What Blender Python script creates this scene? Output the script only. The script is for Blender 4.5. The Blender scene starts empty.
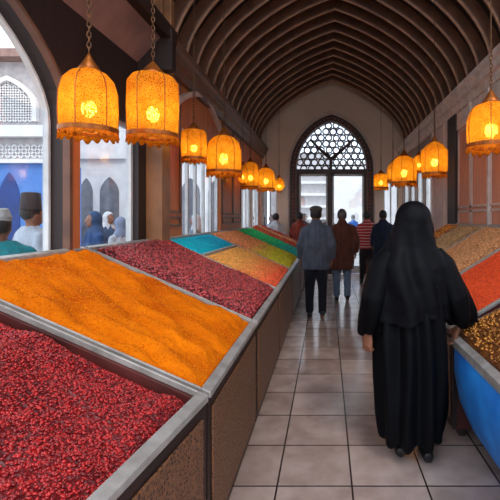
import bpy, bmesh, math, random
import numpy as np
from mathutils import Vector, Matrix, noise
random.seed(7)
C = bpy.context.scene.collection
scene = bpy.context.scene
PI = math.pi
# ------------------------------------------------------------------ camera
cd = bpy.data.cameras.new('camera'); cam = bpy.data.objects.new('camera', cd); C.objects.link(cam)
cam.location = (0, 0, 1.6); cam.rotation_euler = (PI/2, 0, 0)
cd.sensor_width = 36; cd.lens = 36*420/500; cd.shift_x = -77/500; cd.shift_y = -32/500
cd.clip_start = .05; cd.clip_end = 200
scene.camera = cam
# ------------------------------------------------------------------ world
w = bpy.data.worlds.new('world'); scene.world = w; w.use_nodes = True
nt = w.node_tree; bg = nt.nodes['Background']
tc = nt.nodes.new('ShaderNodeTexCoord'); sx = nt.nodes.new('ShaderNodeSeparateXYZ'); cr = nt.nodes.new('ShaderNodeValToRGB')
nt.links.new(tc.outputs['Generated'], sx.inputs[0]); nt.links.new(sx.outputs['Z'], cr.inputs[0]); nt.links.new(cr.outputs[0], bg.inputs[0])
cr.color_ramp.elements[0].color = (.86, .92, 1, 1); cr.color_ramp.elements[1].color = (.80, .88, 1, 1)
bg.inputs[1].default_value = 1.7
# soft overcast sun
sd = bpy.data.lights.new('sun', 'SUN'); sd.energy = .9; sd.angle = math.radians(14); sd.color = (1, .93, .84)
sun = bpy.data.objects.new('sun', sd); C.objects.link(sun)
sun.rotation_euler = Vector((-.35, .75, -.95)).to_track_quat('-Z', 'Y').to_euler()
# ------------------------------------------------------------------ colour management
vs = scene.view_settings
vs.view_transform = 'Standard'; vs.look = 'None'; vs.gamma = 1; vs.use_curve_mapping = False; vs.exposure = .52
scene.cycles.max_bounces = 8; scene.cycles.transparent_max_bounces = 12
scene.cycles.sample_clamp_indirect = 4
scene.cycles.caustics_reflective = False; scene.cycles.caustics_refractive = False

# ------------------------------------------------------------------ materials
def lin(c):
    return tuple(((v/255)/12.92 if v/255 <= .04045 else ((v/255+.055)/1.055)**2.4) for v in c) + (1,)
def newmat(name):
    m = bpy.data.materials.new(name); m.use_nodes = True
    return m, m.node_tree, m.node_tree.nodes['Principled BSDF']
def mat(name, c1, c2=None, scale=6, rough=.6, metal=0, bump=0, bscale=60, kind='noise', stretch=(1, 1, 1), island=False, sheen=0, spec=.5):
    m, t, b = newmat(name)
    b.inputs['Roughness'].default_value = rough; b.inputs['Metallic'].default_value = metal
    b.inputs['Specular IOR Level'].default_value = spec
    if sheen: b.inputs['Sheen Weight'].default_value = sheen
    co = t.nodes.new('ShaderNodeTexCoord'); mp = t.nodes.new('ShaderNodeMapping'); mp.inputs['Scale'].default_value = stretch
    t.links.new(co.outputs['Object'], mp.inputs[0])
    if c2 is None: c2 = tuple(v*.85 for v in c1)
    r = t.nodes.new('ShaderNodeValToRGB'); r.color_ramp.elements[0].color = lin(c1); r.color_ramp.elements[1].color = lin(c2)
    if island:
        g = t.nodes.new('ShaderNodeNewGeometry'); t.links.new(g.outputs['Random Per Island'], r.inputs[0])
    else:
        n = t.nodes.new('ShaderNodeTexNoise'); n.inputs['Scale'].default_value = scale; n.inputs['Detail'].default_value = 5
        r.color_ramp.elements[0].position = .3; r.color_ramp.elements[1].position = .7
        t.links.new(mp.outputs[0], n.inputs[0]); t.links.new(n.outputs[0], r.inputs[0])
    t.links.new(r.outputs[0], b.inputs['Base Color'])
    if bump:
        if kind == 'voronoi':
            n2 = t.nodes.new('ShaderNodeTexVoronoi'); n2.inputs['Scale'].default_value = bscale; out = n2.outputs['Distance']
        else:
            n2 = t.nodes.new('ShaderNodeTexNoise'); n2.inputs['Scale'].default_value = bscale; n2.inputs['Detail'].default_value = 4; out = n2.outputs[0]
        t.links.new(mp.outputs[0], n2.inputs[0])
        bp = t.nodes.new('ShaderNodeBump'); bp.inputs['Strength'].default_value = bump; bp.inputs['Distance'].default_value = .01
        t.links.new(out, bp.inputs['Height']); t.links.new(bp.outputs[0], b.inputs['Normal'])
    return m
def gradmat(name, c1, c2, x0, x1, axis='X', vary=.25, **k):
    """two pigments laid side by side, mixed by position along one axis"""
    m = mat(name, c1, **k); t = m.node_tree; b = t.nodes['Principled BSDF']
    co = t.nodes.new('ShaderNodeTexCoord'); s = t.nodes.new('ShaderNodeSeparateXYZ'); t.links.new(co.outputs['Object'], s.inputs[0])
    n = t.nodes.new('ShaderNodeTexNoise'); n.inputs['Scale'].default_value = 5; t.links.new(co.outputs['Object'], n.inputs[0])
    a = t.nodes.new('ShaderNodeMath'); a.operation = 'MULTIPLY_ADD'; a.inputs[1].default_value = vary; t.links.new(n.outputs[0], a.inputs[0]); t.links.new(s.outputs[axis], a.inputs[2])
    mr = t.nodes.new('ShaderNodeMapRange'); mr.inputs[1].default_value = x0 + vary/2; mr.inputs[2].default_value = x1 + vary/2; t.links.new(a.outputs[0], mr.inputs[0])
    r = t.nodes.new('ShaderNodeValToRGB'); r.color_ramp.elements[0].color = lin(c1); r.color_ramp.elements[1].color = lin(c2)
    t.links.new(mr.outputs[0], r.inputs[0])
    g = t.nodes.new('ShaderNodeNewGeometry'); hs = t.nodes.new('ShaderNodeHueSaturation'); mv = t.nodes.new('ShaderNodeMapRange')
    mv.inputs[3].default_value = .6; mv.inputs[4].default_value = 1.25
    t.links.new(g.outputs['Random Per Island'], mv.inputs[0]); t.links.new(mv.outputs[0], hs.inputs['Value']); t.links.new(r.outputs[0], hs.inputs['Color'])
    t.links.new(hs.outputs[0], b.inputs['Base Color'])
    return m

M = {}
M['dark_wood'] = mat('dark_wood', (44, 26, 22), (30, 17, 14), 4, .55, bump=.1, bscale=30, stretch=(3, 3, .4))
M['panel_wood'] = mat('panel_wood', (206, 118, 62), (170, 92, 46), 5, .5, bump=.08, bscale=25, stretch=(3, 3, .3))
M['rose_wood'] = mat('rose_wood', (222, 150, 116), (196, 126, 98), 5, .55, bump=.08, bscale=25, stretch=(3, 3, .3))
M['rose_trim'] = mat('rose_trim', (212, 188, 176), (190, 166, 154), 5, .5)
M['stone'] = mat('stone', (224, 212, 204), (190, 176, 168), 9, .7, bump=.25, bscale=40)
M['grey_plaster'] = mat('grey_plaster', (170, 152, 144), (150, 134, 126), 3, .8, bump=.05)
M['end_plaster'] = mat('end_plaster', (226, 200, 178), (212, 186, 166), 1.5, .85, bump=.05)
M['soffit'] = mat('soffit', (150, 118, 108), (120, 92, 86), 4, .7)
M['rib_wood'] = mat('rib_wood', (120, 80, 58), (88, 58, 44), 5, .45, bump=.1, bscale=20)
M['nosing_wood'] = mat('nosing_wood', (190, 140, 106), (150, 104, 76), 6, .4)  # rib wood in a paler tone, light on the lower edges put into the colour
M['vault_wood'] = mat('vault_wood', (40, 26, 22), (28, 18, 16), 4, .7)
M['beam_wood'] = mat('beam_wood', (150, 100, 62), (112, 74, 46), 5, .5)
M['cornice'] = mat('cornice', (120, 88, 70), (96, 68, 54), 5, .45)
M['white_paint'] = mat('white_paint', (214, 214, 212), (190, 190, 190), 8, .5)
M['frame_dark'] = mat('frame_dark', (66, 38, 32), (46, 26, 22), 8, .5)
M['red_bead'] = mat('red_bead', (150, 84, 66), (96, 44, 36), 30, .5)
M['rim_metal'] = mat('rim_metal', (176, 172, 168), (140, 135, 130), 12, .42, metal=.35, bump=.1, bscale=50)
M['bin_dark'] = mat('bin_dark', (44, 26, 21), (30, 17, 14), 6, .5)
M['bin_inner'] = mat('bin_inner', (86, 34, 30), (60, 22, 20), 6, .5)
M['filigree'] = mat('filigree', (124, 82, 50), (88, 54, 32), 22, .5, metal=.2, bump=.9, bscale=34, kind='voronoi')
M['blue_cloth'] = mat('blue_cloth', (34, 140, 226), (20, 100, 190), 4, .6, bump=.2, bscale=30)
M['black_cloth'] = mat('black_cloth', (9, 10, 14), (6, 7, 10), 3, .6, spec=.08)
M['veil_cloth'] = mat('veil_cloth', (10, 11, 16), (7, 8, 12), 3, .6, spec=.1)
M['skin'] = mat('skin', (140, 92, 68), (122, 78, 58), 20, .55)
M['hair'] = mat('hair', (36, 28, 26), (22, 18, 18), 30, .6, bump=.5, bscale=90)
M['grey_hair'] = mat('grey_hair', (100, 92, 88), (70, 64, 62), 30, .6, bump=.5, bscale=90)
M['shoe'] = mat('shoe', (26, 24, 26), rough=.4)
M['brass'] = mat('brass', (176, 100, 34), (120, 62, 20), 20, .4, metal=.6)
M['chain'] = mat('chain', (120, 80, 48), (70, 46, 30), 20, .5, metal=.5)
M['ground'] = mat('ground', (180, 178, 174), (160, 158, 156), 3, .8)
M['facade_pale'] = mat('facade_pale', (226, 224, 222), (206, 204, 204), 2, .8, bump=.1)
M['facade_grey'] = mat('facade_grey', (186, 180, 180), (160, 154, 156), 5, .8, bump=.3, bscale=14, kind='voronoi')
M['facade_blue'] = mat('facade_blue', (84, 132, 196), (64, 108, 178), 3, .7)
M['deep_blue'] = mat('deep_blue', (36, 66, 130), (30, 54, 110), 3, .7)
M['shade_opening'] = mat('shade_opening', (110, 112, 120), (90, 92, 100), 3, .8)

def filigree_mat():
    m, t, b = newmat('pierced_filigree'); N = t.nodes; L = t.links; co = N.new('ShaderNodeTexCoord')
    v = N.new('ShaderNodeTexVoronoi'); v.feature = 'DISTANCE_TO_EDGE'; v.inputs['Scale'].default_value = 58; L.new(co.outputs['Object'], v.inputs[0])
    r = N.new('ShaderNodeValToRGB'); r.color_ramp.elements[0].color = lin((112, 74, 48)); r.color_ramp.elements[1].color = lin((48, 29, 22)); r.color_ramp.elements[0].position = .12; r.color_ramp.elements[1].position = .26
    L.new(v.outputs['Distance'], r.inputs[0]); L.new(r.outputs[0], b.inputs['Base Color']); b.inputs['Roughness'].default_value = .45
    bp = N.new('ShaderNodeBump'); bp.invert = True; bp.inputs['Strength'].default_value = .8; bp.inputs['Distance'].default_value = .01; L.new(v.outputs['Distance'], bp.inputs['Height']); L.new(bp.outputs[0], b.inputs['Normal']); return m
M['filigree'] = filigree_mat()
def floor_mat():
    m, t, b = newmat('floor_tiles'); N = t.nodes; L = t.links
    co = N.new('ShaderNodeTexCoord'); s = N.new('ShaderNodeSeparateXYZ'); L.new(co.outputs['Object'], s.inputs[0])
    def mth(op, a, v=None, c=None):
        n = N.new('ShaderNodeMath'); n.operation = op
        for i, q in enumerate((a, v, c)):
            if q is None: continue
            if isinstance(q, (int, float)): n.inputs[i].default_value = q
            else: L.new(q, n.inputs[i])
        return n.outputs[0]
    ux = mth('DIVIDE', mth('SUBTRACT', s.outputs['X'], .149), .447); uy = mth('DIVIDE', mth('SUBTRACT', s.outputs['Y'], 2.507), .45)
    def dist(u):
        f = mth('FRACT', u); return mth('MINIMUM', f, mth('SUBTRACT', 1, f))
    d = mth('MINIMUM', dist(ux), dist(uy))
    g = N.new('ShaderNodeMapRange'); g.inputs[1].default_value = .008; g.inputs[2].default_value = .016; L.new(d, g.inputs[0])
    cv = N.new('ShaderNodeCombineXYZ'); L.new(mth('FLOOR', ux), cv.inputs[0]); L.new(mth('FLOOR', uy), cv.inputs[1])
    wn = N.new('ShaderNodeTexWhiteNoise'); wn.noise_dimensions = '2D'; L.new(cv.outputs[0], wn.inputs['Vector'])
    n = N.new('ShaderNodeTexNoise'); n.inputs['Scale'].default_value = 5; n.inputs['Detail'].default_value = 6; L.new(co.outputs['Object'], n.inputs[0])
    r = N.new('ShaderNodeValToRGB'); r.color_ramp.elements[0].color = lin((138, 116, 108)); r.color_ramp.elements[1].color = lin((184, 164, 156))
    r.color_ramp.elements[0].position = .3; r.color_ramp.elements[1].position = .75
    L.new(mth('MULTIPLY_ADD', wn.outputs['Value'], .25, mth('MULTIPLY', n.outputs[0], .8)), r.inputs[0])
    mx = N.new('ShaderNodeMix'); mx.data_type = 'RGBA'; L.new(g.outputs[0], mx.inputs['Factor']); mx.inputs['A'].default_value = lin((40, 30, 30)); L.new(r.outputs[0], mx.inputs['B'])
    L.new(mx.outputs['Result'], b.inputs['Base Color'])
    rr = N.new('ShaderNodeMapRange'); rr.inputs[3].default_value = .1; rr.inputs[4].default_value = .26; b.inputs['Specular IOR Level'].default_value = .95; L.new(n.outputs[0], rr.inputs[0])
    L.new(rr.outputs[0], b.inputs['Roughness'])
    bp = N.new('ShaderNodeBump'); bp.inputs['Strength'].default_value = .5; bp.inputs['Distance'].default_value = .004; L.new(g.outputs[0], bp.inputs['Height']); L.new(bp.outputs[0], b.inputs['Normal'])
    return m
M['floor'] = floor_mat()

def glass_mat():
    m = bpy.data.materials.new('window_glass'); m.use_nodes = True; t = m.node_tree; t.nodes.clear()
    o = t.nodes.new('ShaderNodeOutputMaterial'); a = t.nodes.new('ShaderNodeBsdfTransparent'); g = t.nodes.new('ShaderNodeBsdfGlossy'); g.inputs['Roughness'].default_value = .03
    x = t.nodes.new('ShaderNodeMixShader'); x.inputs[0].default_value = .07; a.inputs[0].default_value = (.94, .97, 1, 1)
    t.links.new(a.outputs[0], x.inputs[1]); t.links.new(g.outputs[0], x.inputs[2]); t.links.new(x.outputs[0], o.inputs[0]); return m
M['glass'] = glass_mat()
def shade_mat():
    m = bpy.data.materials.new('pierced_amber_shade'); m.use_nodes = True; t = m.node_tree; t.nodes.clear(); N = t.nodes; L = t.links
    o = N.new('ShaderNodeOutputMaterial'); co = N.new('ShaderNodeTexCoord')
    v = N.new('ShaderNodeTexVoronoi'); v.feature = 'DISTANCE_TO_EDGE'; v.inputs['Scale'].default_value = 75; L.new(co.outputs['Object'], v.inputs[0])
    h = N.new('ShaderNodeMapRange'); h.inputs[1].default_value = .12; h.inputs[2].default_value = .34; L.new(v.outputs['Distance'], h.inputs[0]); h.inputs[4].default_value = .72
    n = N.new('ShaderNodeTexNoise'); n.inputs['Scale'].default_value = 14; L.new(co.outputs['Object'], n.inputs[0])
    r = N.new('ShaderNodeValToRGB'); r.color_ramp.elements[0].color = (.78, .28, .012, 1); r.color_ramp.elements[1].color = (.9, .46, .045, 1); r.color_ramp.elements[0].position = .3; r.color_ramp.elements[1].position = .7; L.new(n.outputs[0], r.inputs[0])
    tl = N.new('ShaderNodeBsdfTranslucent'); L.new(r.outputs[0], tl.inputs[0])
    df = N.new('ShaderNodeBsdfDiffuse'); df.inputs[0].default_value = (.6, .26, .03, 1)
    x1 = N.new('ShaderNodeMixShader'); x1.inputs[0].default_value = .3; L.new(tl.outputs[0], x1.inputs[1]); L.new(df.outputs[0], x1.inputs[2])
    tr = N.new('ShaderNodeBsdfTransparent'); tr.inputs[0].default_value = (1, .62, .2, 1)
    x2 = N.new('ShaderNodeMixShader'); L.new(h.outputs[0], x2.inputs[0]); L.new(x1.outputs[0], x2.inputs[1]); L.new(tr.outputs[0], x2.inputs[2])
    L.new(x2.outputs[0], o.inputs[0]); return m
M['shade'] = shade_mat()
def emit_mat():
    m, t, b = newmat('bulb_glow'); b.inputs['Emission Color'].default_value = (1, .68, .24, 1); b.inputs['Emission Strength'].default_value = 18; return m
M['bulb'] = emit_mat()

# ------------------------------------------------------------------ helpers
def link(name, me, m=None, parent=None):
    o = bpy.data.objects.new(name, me); C.objects.link(o)
    if m is not None:
        for q in (m if isinstance(m, (list, tuple)) else [m]): me.materials.append(q)
    if parent is not None: o.parent = parent
    return o
def obj(name, bm, m, parent=None, smooth=False, bevel=0, mods=None):
    bmesh.ops.recalc_face_normals(bm, faces=bm.faces)
    me = bpy.data.meshes.new(name); bm.to_mesh(me); bm.free()
    if smooth: me.shade_smooth()
    o = link(name, me, m, parent)
    if bevel:
        b = o.modifiers.new('bevel', 'BEVEL'); b.width = bevel; b.segments = 2; b.limit_method = 'ANGLE'
    return o
def struct(name, bm, m, **k):
    o = obj(name, bm, m, **k)
    if o.parent is None: o['kind'] = 'structure'
    return o
def thing(name, label, cat, loc=(0, 0, 0), rz=0, group=None):
    o = bpy.data.objects.new(name, None); C.objects.link(o); o.location = loc; o.rotation_euler = (0, 0, rz); o.empty_display_size = .1
    o['label'] = label; o['category'] = cat
    if group: o['group'] = group
    return o
def tag(o, label, cat, group=None, kind=None):
    o['label'] = label; o['category'] = cat
    if group: o['group'] = group
    if kind: o['kind'] = kind
    return o
def box(bm, x0, x1, y0, y1, z0, z1):
    v = [bm.verts.new(p) for p in ((x0, y0, z0), (x1, y0, z0), (x1, y1, z0), (x0, y1, z0), (x0, y0, z1), (x1, y0, z1), (x1, y1, z1), (x0, y1, z1))]
    for f in ((0, 3, 2, 1), (4, 5, 6, 7), (0, 1, 5, 4), (1, 2, 6, 5), (2, 3, 7, 6), (3, 0, 4, 7)): bm.faces.new([v[i] for i in f])
def prism(bm, poly, a, d):
    """poly: list of 3D points, extruded by vector d"""
    d = Vector(d); A = [bm.verts.new(p) for p in poly]; B = [bm.verts.new(Vector(p)+d) for p in poly]
    bm.faces.new(A); bm.faces.new(B[::-1]); n = len(A)
    for i in range(n): bm.faces.new((A[i], B[i], B[(i+1) % n], A[(i+1) % n]))
def lathe(bm, prof, n=24, c=(0, 0, 0), cap=True):
    rings = []
    for r, z in prof: rings.append([bm.verts.new((c[0]+r*math.cos(2*PI*i/n), c[1]+r*math.sin(2*PI*i/n), c[2]+z)) for i in range(n)])
    for a, b in zip(rings, rings[1:]):
        for i in range(n): bm.faces.new((a[i], a[(i+1) % n], b[(i+1) % n], b[i]))
    if cap: bm.faces.new(rings[0][::-1]); bm.faces.new(rings[-1])
def tube(bm, pts, rad, n=12, flat=1.0, up=(0, 1, 0)):
    """closed swept tube; rad per point; flat squashes along `up`"""
    pts = [Vector(p) for p in pts]; rings = []
    if isinstance(rad, (int, float)): rad = [rad]*len(pts)
    for i, p in enumerate(pts):
        t = (pts[min(i+1, len(pts)-1)]-pts[max(i-1, 0)]).normalized()
        u = Vector(up); 
        if abs(t.dot(u)) > .9: u = Vector((1, 0, 0))
        a = t.cross(u).normalized(); b = a.cross(t).normalized()
        rings.append([bm.verts.new(p+a*rad[i]*math.cos(2*PI*k/n)+b*rad[i]*flat*math.sin(2*PI*k/n)) for k in range(n)])
    for a, b in zip(rings, rings[1:]):
        for k in range(n): bm.faces.new((a[k], a[(k+1) % n], b[(k+1) % n], b[k]))
    bm.faces.new(rings[0][::-1]); bm.faces.new(rings[-1])
def ball(bm, c, r, u=16, v=10):
    m = Matrix.Translation(c) @ Matrix.Diagonal((*((r, r, r) if isinstance(r, (int, float)) else r), 1))
    bmesh.ops.create_uvsphere(bm, u_segments=u, v_segments=v, radius=1, matrix=m)
def loft(bm, secs, n=32):
    """secs: (x, y, z, hx, hy) horizontal ellipses"""
    rings = [[bm.verts.new((x+hx*math.cos(2*PI*i/n), y+hy*math.sin(2*PI*i/n), z)) for i in range(n)] for x, y, z, hx, hy in secs]
    for a, b in zip(rings, rings[1:]):
        for i in range(n): bm.faces.new((a[i], a[(i+1) % n], b[(i+1) % n], b[i]))
    bm.faces.new(rings[0][::-1]); bm.faces.new(rings[-1])
def fuse(name, bm, m, parent, voxel=.015, smooth=6, disp=None, cut=None, solid=0):
    """union of closed shells into one continuous surface"""
    bmesh.ops.recalc_face_normals(bm, faces=bm.faces)
    me = bpy.data.meshes.new('tmp'); bm.to_mesh(me); bm.free(); o = bpy.data.objects.new('tmp', me); C.objects.link(o)
    r = o.modifiers.new('r', 'REMESH'); r.mode = 'VOXEL'; r.voxel_size = voxel
    if smooth:
        s = o.modifiers.new('s', 'SMOOTH'); s.iterations = smooth; s.factor = .5
    dg = bpy.context.evaluated_depsgraph_get(); me2 = bpy.data.meshes.new_from_object(o.evaluated_get(dg))
    bpy.data.objects.remove(o); bpy.data.meshes.remove(me); me2.name = name; me2.materials.clear()
    if disp:
        N = [v.normal.copy() for v in me2.vertices]
        for v, nn in zip(me2.vertices, N): v.co += nn*disp(v.co, nn)
    if cut:
        b = bmesh.new(); b.from_mesh(me2); bmesh.ops.delete(b, geom=[f for f in b.faces if cut(f.calc_center_median())], context='FACES'); b.to_mesh(me2); b.free()
    me2.shade_smooth(); q = link(name, me2, m, parent)
    if solid:
        s = q.modifiers.new('solid', 'SOLIDIFY'); s.thickness = solid
    return q

# ------------------------------------------------------------------ hall dimensions
XL, XR, YE, ZC = -1.85, 2.14, 12.0, 3.58
XM = (XL+XR)/2; HW = (XR-XL)/2; T = .1
def arch(t, rise):   # t in -1..1 -> height above spring line
    t = min(1, abs(t)); return rise*(1-(.36*t+.64*(1-math.sqrt(max(0, 1-t*t)))))
def vault_pts(rise, hw, z0, n=28):
    P = []
    for i in range(n+1):
        a = -PI/2+PI*i/n; t = math.sin(a); P.append((XM+hw*t, z0+arch(t, rise)))
    return P
# floor and ground
bm = bmesh.new(); box(bm, XL-T, XR+T, -1.5, YE+.3, -.1, 0); struct('floor', bm, M['floor'])
bm = bmesh.new(); box(bm, -40, 40, -12, 60, -.3, -.101); struct('ground', bm, M['ground'])
# ribs
Y = 2.45; k = 0
while Y < 11.9:
    inn = vault_pts(1.78, HW-.02, ZC+.02); out = vault_pts(2.0, HW+.17, ZC+.02)
    bm = bmesh.new(); ra = []
    for (a, b) in zip(inn, out): ra.append([bm.verts.new((a[0], Y-.045, a[1])), bm.verts.new((a[0], Y+.045, a[1])), bm.verts.new((b[0], Y+.045, b[1])), bm.verts.new((b[0], Y-.045, b[1]))])
    for p, q in zip(ra, ra[1:]):
        for i in range(4): bm.faces.new((p[i], p[(i+1) % 4], q[(i+1) % 4], q[i]))
    bm.faces.new(ra[0][::-1]); bm.faces.new(ra[-1])
    k += 1; rib = struct('trim_%d' % k, bm, M['rib_wood'], bevel=.015)
    bm = bmesh.new(); tube(bm, [(x, Y-.03, z-.012) for x, z in inn], .019, 8, up=(0, 1, 0)); struct('nosing', bm, M['nosing_wood'], parent=rib, smooth=True); Y += .43  # added pale strip standing in for the lit lower edge of the rib
ntrim = k
# vault shell
bm = bmesh.new(); a = vault_pts(1.98, HW+.15, ZC); b = vault_pts(2.1, HW+.27, ZC); poly = [(x, 2.3, z) for x, z in a]+[(x, 2.3, z) for x, z in b[::-1]]
va = [[bm.verts.new((x, y, z)) for x, z in L] for L in (a, b) for y in (2.3, YE)]
for r0, r1 in ((va[0], va[1]), (va[3], va[2]), (va[2], va[0]), (va[1], va[3])):
    for i in range(len(r0)-1): bm.faces.new((r0[i], r0[i+1], r1[i+1], r1[i]))
for i in (0, -1): bm.faces.new((va[0][i], va[1][i], va[3][i], va[2][i]))
struct('ceiling', bm, M['vault_wood'])

# ---- side walls
def arch_header(bm, X0, X1, y0, y1, zs, za, ztop, n=16):
    """wall above a pointed opening y0..y1 springing at zs, apex za, filled up to ztop"""
    w_ = (y1-y0)/2; c = (y0+y1)/2; pts = []
    for i in range(n+1):
        t = math.sin(-PI/2+PI*i/n); pts.append((c+w_*t, zs+arch(t, za-zs)))
    for (ya, zA), (yb, zB) in zip(pts, pts[1:]):
        prism(bm, [(X0, ya, zA), (X0, yb, zB), (X0, yb, ztop), (X0, ya, ztop)], None, (X1-X0, 0, 0))
    return pts
WL = XL-T
SILL = 1.3
bm = bmesh.new()
piers = [(-1.0, -.6), (1.15, 1.45), (2.94, 3.12), (4.12, 4.3)]
for a, b in piers: box(bm, WL, XL, a, b, 0, 3.5)
for a, b, h in ((-.6, 1.15, 0), (1.45, 2.94, 0), (3.12, 4.12, 0)): box(bm, WL, XL, a, b, 0, SILL)
arch_header(bm, WL, XL, -.6, 1.15, 2.2, 3.0, 3.5)  # unseen window opening beside the camera, added to let in more daylight
hp = arch_header(bm, WL, XL, 1.45, 2.94, 2.3, 2.95, 3.5)
box(bm, WL, XL, 3.12, 4.12, 2.5, 3.5)
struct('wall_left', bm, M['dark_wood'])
bm = bmesh.new()
for a, b in ((4.3, 5.36), (7.3, 9.1), (11.6, 12)): box(bm, WL, XL, a, b, 0, 3.5)
box(bm, WL, XL, 5.36, 7.3, 0, SILL); box(bm, WL, XL, 9.1, 11.6, 0, SILL)
box(bm, WL, XL, 5.36, 7.3, 2.78, 3.5); box(bm, WL, XL, 9.1, 11.6, 2.7, 3.5)
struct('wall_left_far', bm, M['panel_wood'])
# panel mouldings on the pier
bm = bmesh.new()
for a, b in ((4.42, 4.82), (4.88, 5.28), (7.4, 8.2), (8.25, 9.0)):
    for z0, z1 in ((1.5, 1.62), (1.66, 3.3)):
        for q in ((a, a+.03, z0, z1), (b-.03, b, z0, z1), (a, b, z0, z0+.03), (a, b, z1-.03, z1)): box(bm, XL, XL+.018, q[0], q[1], q[2], q[3])
ntrim += 1; struct('trim_%d' % ntrim, bm, M['cornice'])
# moulding around window 1 arch
def arch_bar(X0, X1, pts, wd, y0, y1, zb):
    bm = bmesh.new(); c = (y0+y1)/2
    P = [(y0, zb)]+pts+[(y1, zb)]; O = [(y0-wd, zb)]+[(y+(y-c)/max(.01, (y1-y0)/2)*wd, z+wd*(1-abs((y-c)/((y1-y0)/2))*.9)) for y, z in pts]+[(y1+wd, zb)]
    for i in range(len(P)-1):
        prism(bm, [(X0, P[i][0], P[i][1]), (X0, P[i+1][0], P[i+1][1]), (X0, O[i+1][0], O[i+1][1]), (X0, O[i][0], O[i][1])], None, (X1-X0, 0, 0))
    return bm
ntrim += 1; struct('trim_%d' % ntrim, arch_bar(XL, XL+.05, hp, .035, 1.45, 2.94, SILL), M['rib_wood'])
# window 1 : pale frame
bm = arch_bar(WL-.02, WL+.02, [(2.195+(y-2.195)*.96, z-.03) for y, z in hp], .022, 1.48, 2.91, SILL)
w1 = struct('window_1', bm, M['white_paint'])
bm = bmesh.new(); box(bm, WL-.005, WL+.005, 1.5, 2.9, SILL, 2.34); g = struct('pane', bm, M['glass'], parent=w1)
bm = bmesh.new(); box(bm, WL-.06, XL+.06, 1.4, 4.2, SILL-.04, SILL); ntrim += 1; struct('trim_%d' % ntrim, bm, M['stone'])
# orange lit wooden jamb between windows 1 and 2
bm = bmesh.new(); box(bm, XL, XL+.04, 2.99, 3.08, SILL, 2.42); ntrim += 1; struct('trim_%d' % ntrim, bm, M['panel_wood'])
# window 2
def rect_window(n, X, y0, y1, z0, z1, bars, m=M['white_paint'], fw=.05, th=.05, trans=()):
    bm = bmesh.new()
    for q in ((y0, y0+fw, z0, z1), (y1-fw, y1, z0, z1), (y0, y1, z0, z0+fw), (y0, y1, z1-fw, z1)): box(bm, X-th/2, X+th/2, *q)
    w_ = struct('window_%d' % n, bm, m)
    for y in bars:
        bm = bmesh.new(); box(bm, X-.02, X+.02, y-.022, y+.022, z0+fw, z1-fw); struct('mullion', bm, m, parent=w_)
    for z in trans:
        bm = bmesh.new(); box(bm, X-.02, X+.02, y0+fw, y1-fw, z-.02, z+.02); struct('transom', bm, m, parent=w_)
    bm = bmesh.new(); box(bm, X-.004, X+.004, y0+fw, y1-fw, z0+fw, z1-fw); struct('pane', bm, M['glass'], parent=w_)
    return w_
rect_window(2, WL+.02, 3.12, 4.12, SILL, 2.5, [], fw=.04)
rect_window(3, WL+.03, 5.36, 7.3, SILL, 2.78, [5.75, 6.1, 6.5, 6.9])
rect_window(4, WL+.03, 9.1, 10.3, SILL, 2.7, [9.5, 9.9])
rect_window(5, WL+.03, 10.4, 11.6, SILL, 2.7, [10.8, 11.2])
bm = bmesh.new(); box(bm, WL, XL, 10.3, 10.4, SILL, 2.7); ntrim += 1; struct('trim_%d' % ntrim, bm, M['rose_trim'])
# pale arched moulding over window 3
bm = bmesh.new(); pts = []
for i in range(15):
    t = math.sin(-PI/2+PI*i/14); pts.append((6.2+1.25*t, 2.75+arch(t, .62)))
for (ya, za), (yb, zb) in zip(pts, pts[1:]): prism(bm, [(XL, ya, za), (XL, yb, zb), (XL, yb, zb+.07), (XL, ya, za+.07)], None, (.06, 0, 0))
ntrim += 1; struct('trim_%d' % ntrim, bm, M['rose_trim'])
# post at the start of the far bays, near beams and soffit
bm = bmesh.new(); box(bm, XL, XL+.17, 4.28, 4.5, 0, ZC+.3); box(bm, XL, XL+.24, 4.34, 4.44, 2.6, ZC+.3); ntrim += 1; struct('trim_%d' % ntrim, bm, M['beam_wood'], bevel=.01)
bm = bmesh.new()
prism(bm, [(XL, -1, 3.12), (XL+.28, -1, 3.42), (XL+.28, -1, 3.47), (XL, -1, 3.2)], None, (0, 5.1, 0))
ntrim += 1; struct('trim_%d' % ntrim, bm, M['soffit'])
bm = bmesh.new(); box(bm, XL+.22, XL+.32, -1, 4.3, 3.36, 3.5); ntrim += 1; struct('trim_%d' % ntrim, bm, M['dark_wood'], bevel=.01)
bm = bmesh.new(); box(bm, XL, XL+.34, 4.1, 4.2, 3.05, 3.45); ntrim += 1; struct('trim_%d' % ntrim, bm, M['dark_wood'])
# cornices (stepped moulding along each wall)
def cornice(x, s, y0, y1, m):
    global ntrim
    bm = bmesh.new()
    prof = [(0, 3.3), (.05, 3.3), (.07, 3.4), (.12, 3.42), (.13, 3.5), (.17, 3.53), (.17, 3.6), (-.3, 3.6), (-.3, 3.5), (0, 3.5)]
    prism(bm, [(x+s*a, y0, z) for a, z in prof], None, (0, y1-y0, 0)); ntrim += 1
    struct('trim_%d' % ntrim, bm, m)
cornice(XL, 1, 4.5, YE, M['cornice']); cornice(XR, -1, -1, YE, M['stone'])
bm = bmesh.new(); prism(bm, [(XL+.08, -1, 3.47), (XL+.16, -1, 3.5), (XL+.2, -1, 3.6), (XL-.3, -1, 3.6), (XL-.3, -1, 3.5)], None, (0, 5.3, 0)); ntrim += 1; struct('trim_%d' % ntrim, bm, M['beam_wood'])
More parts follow.
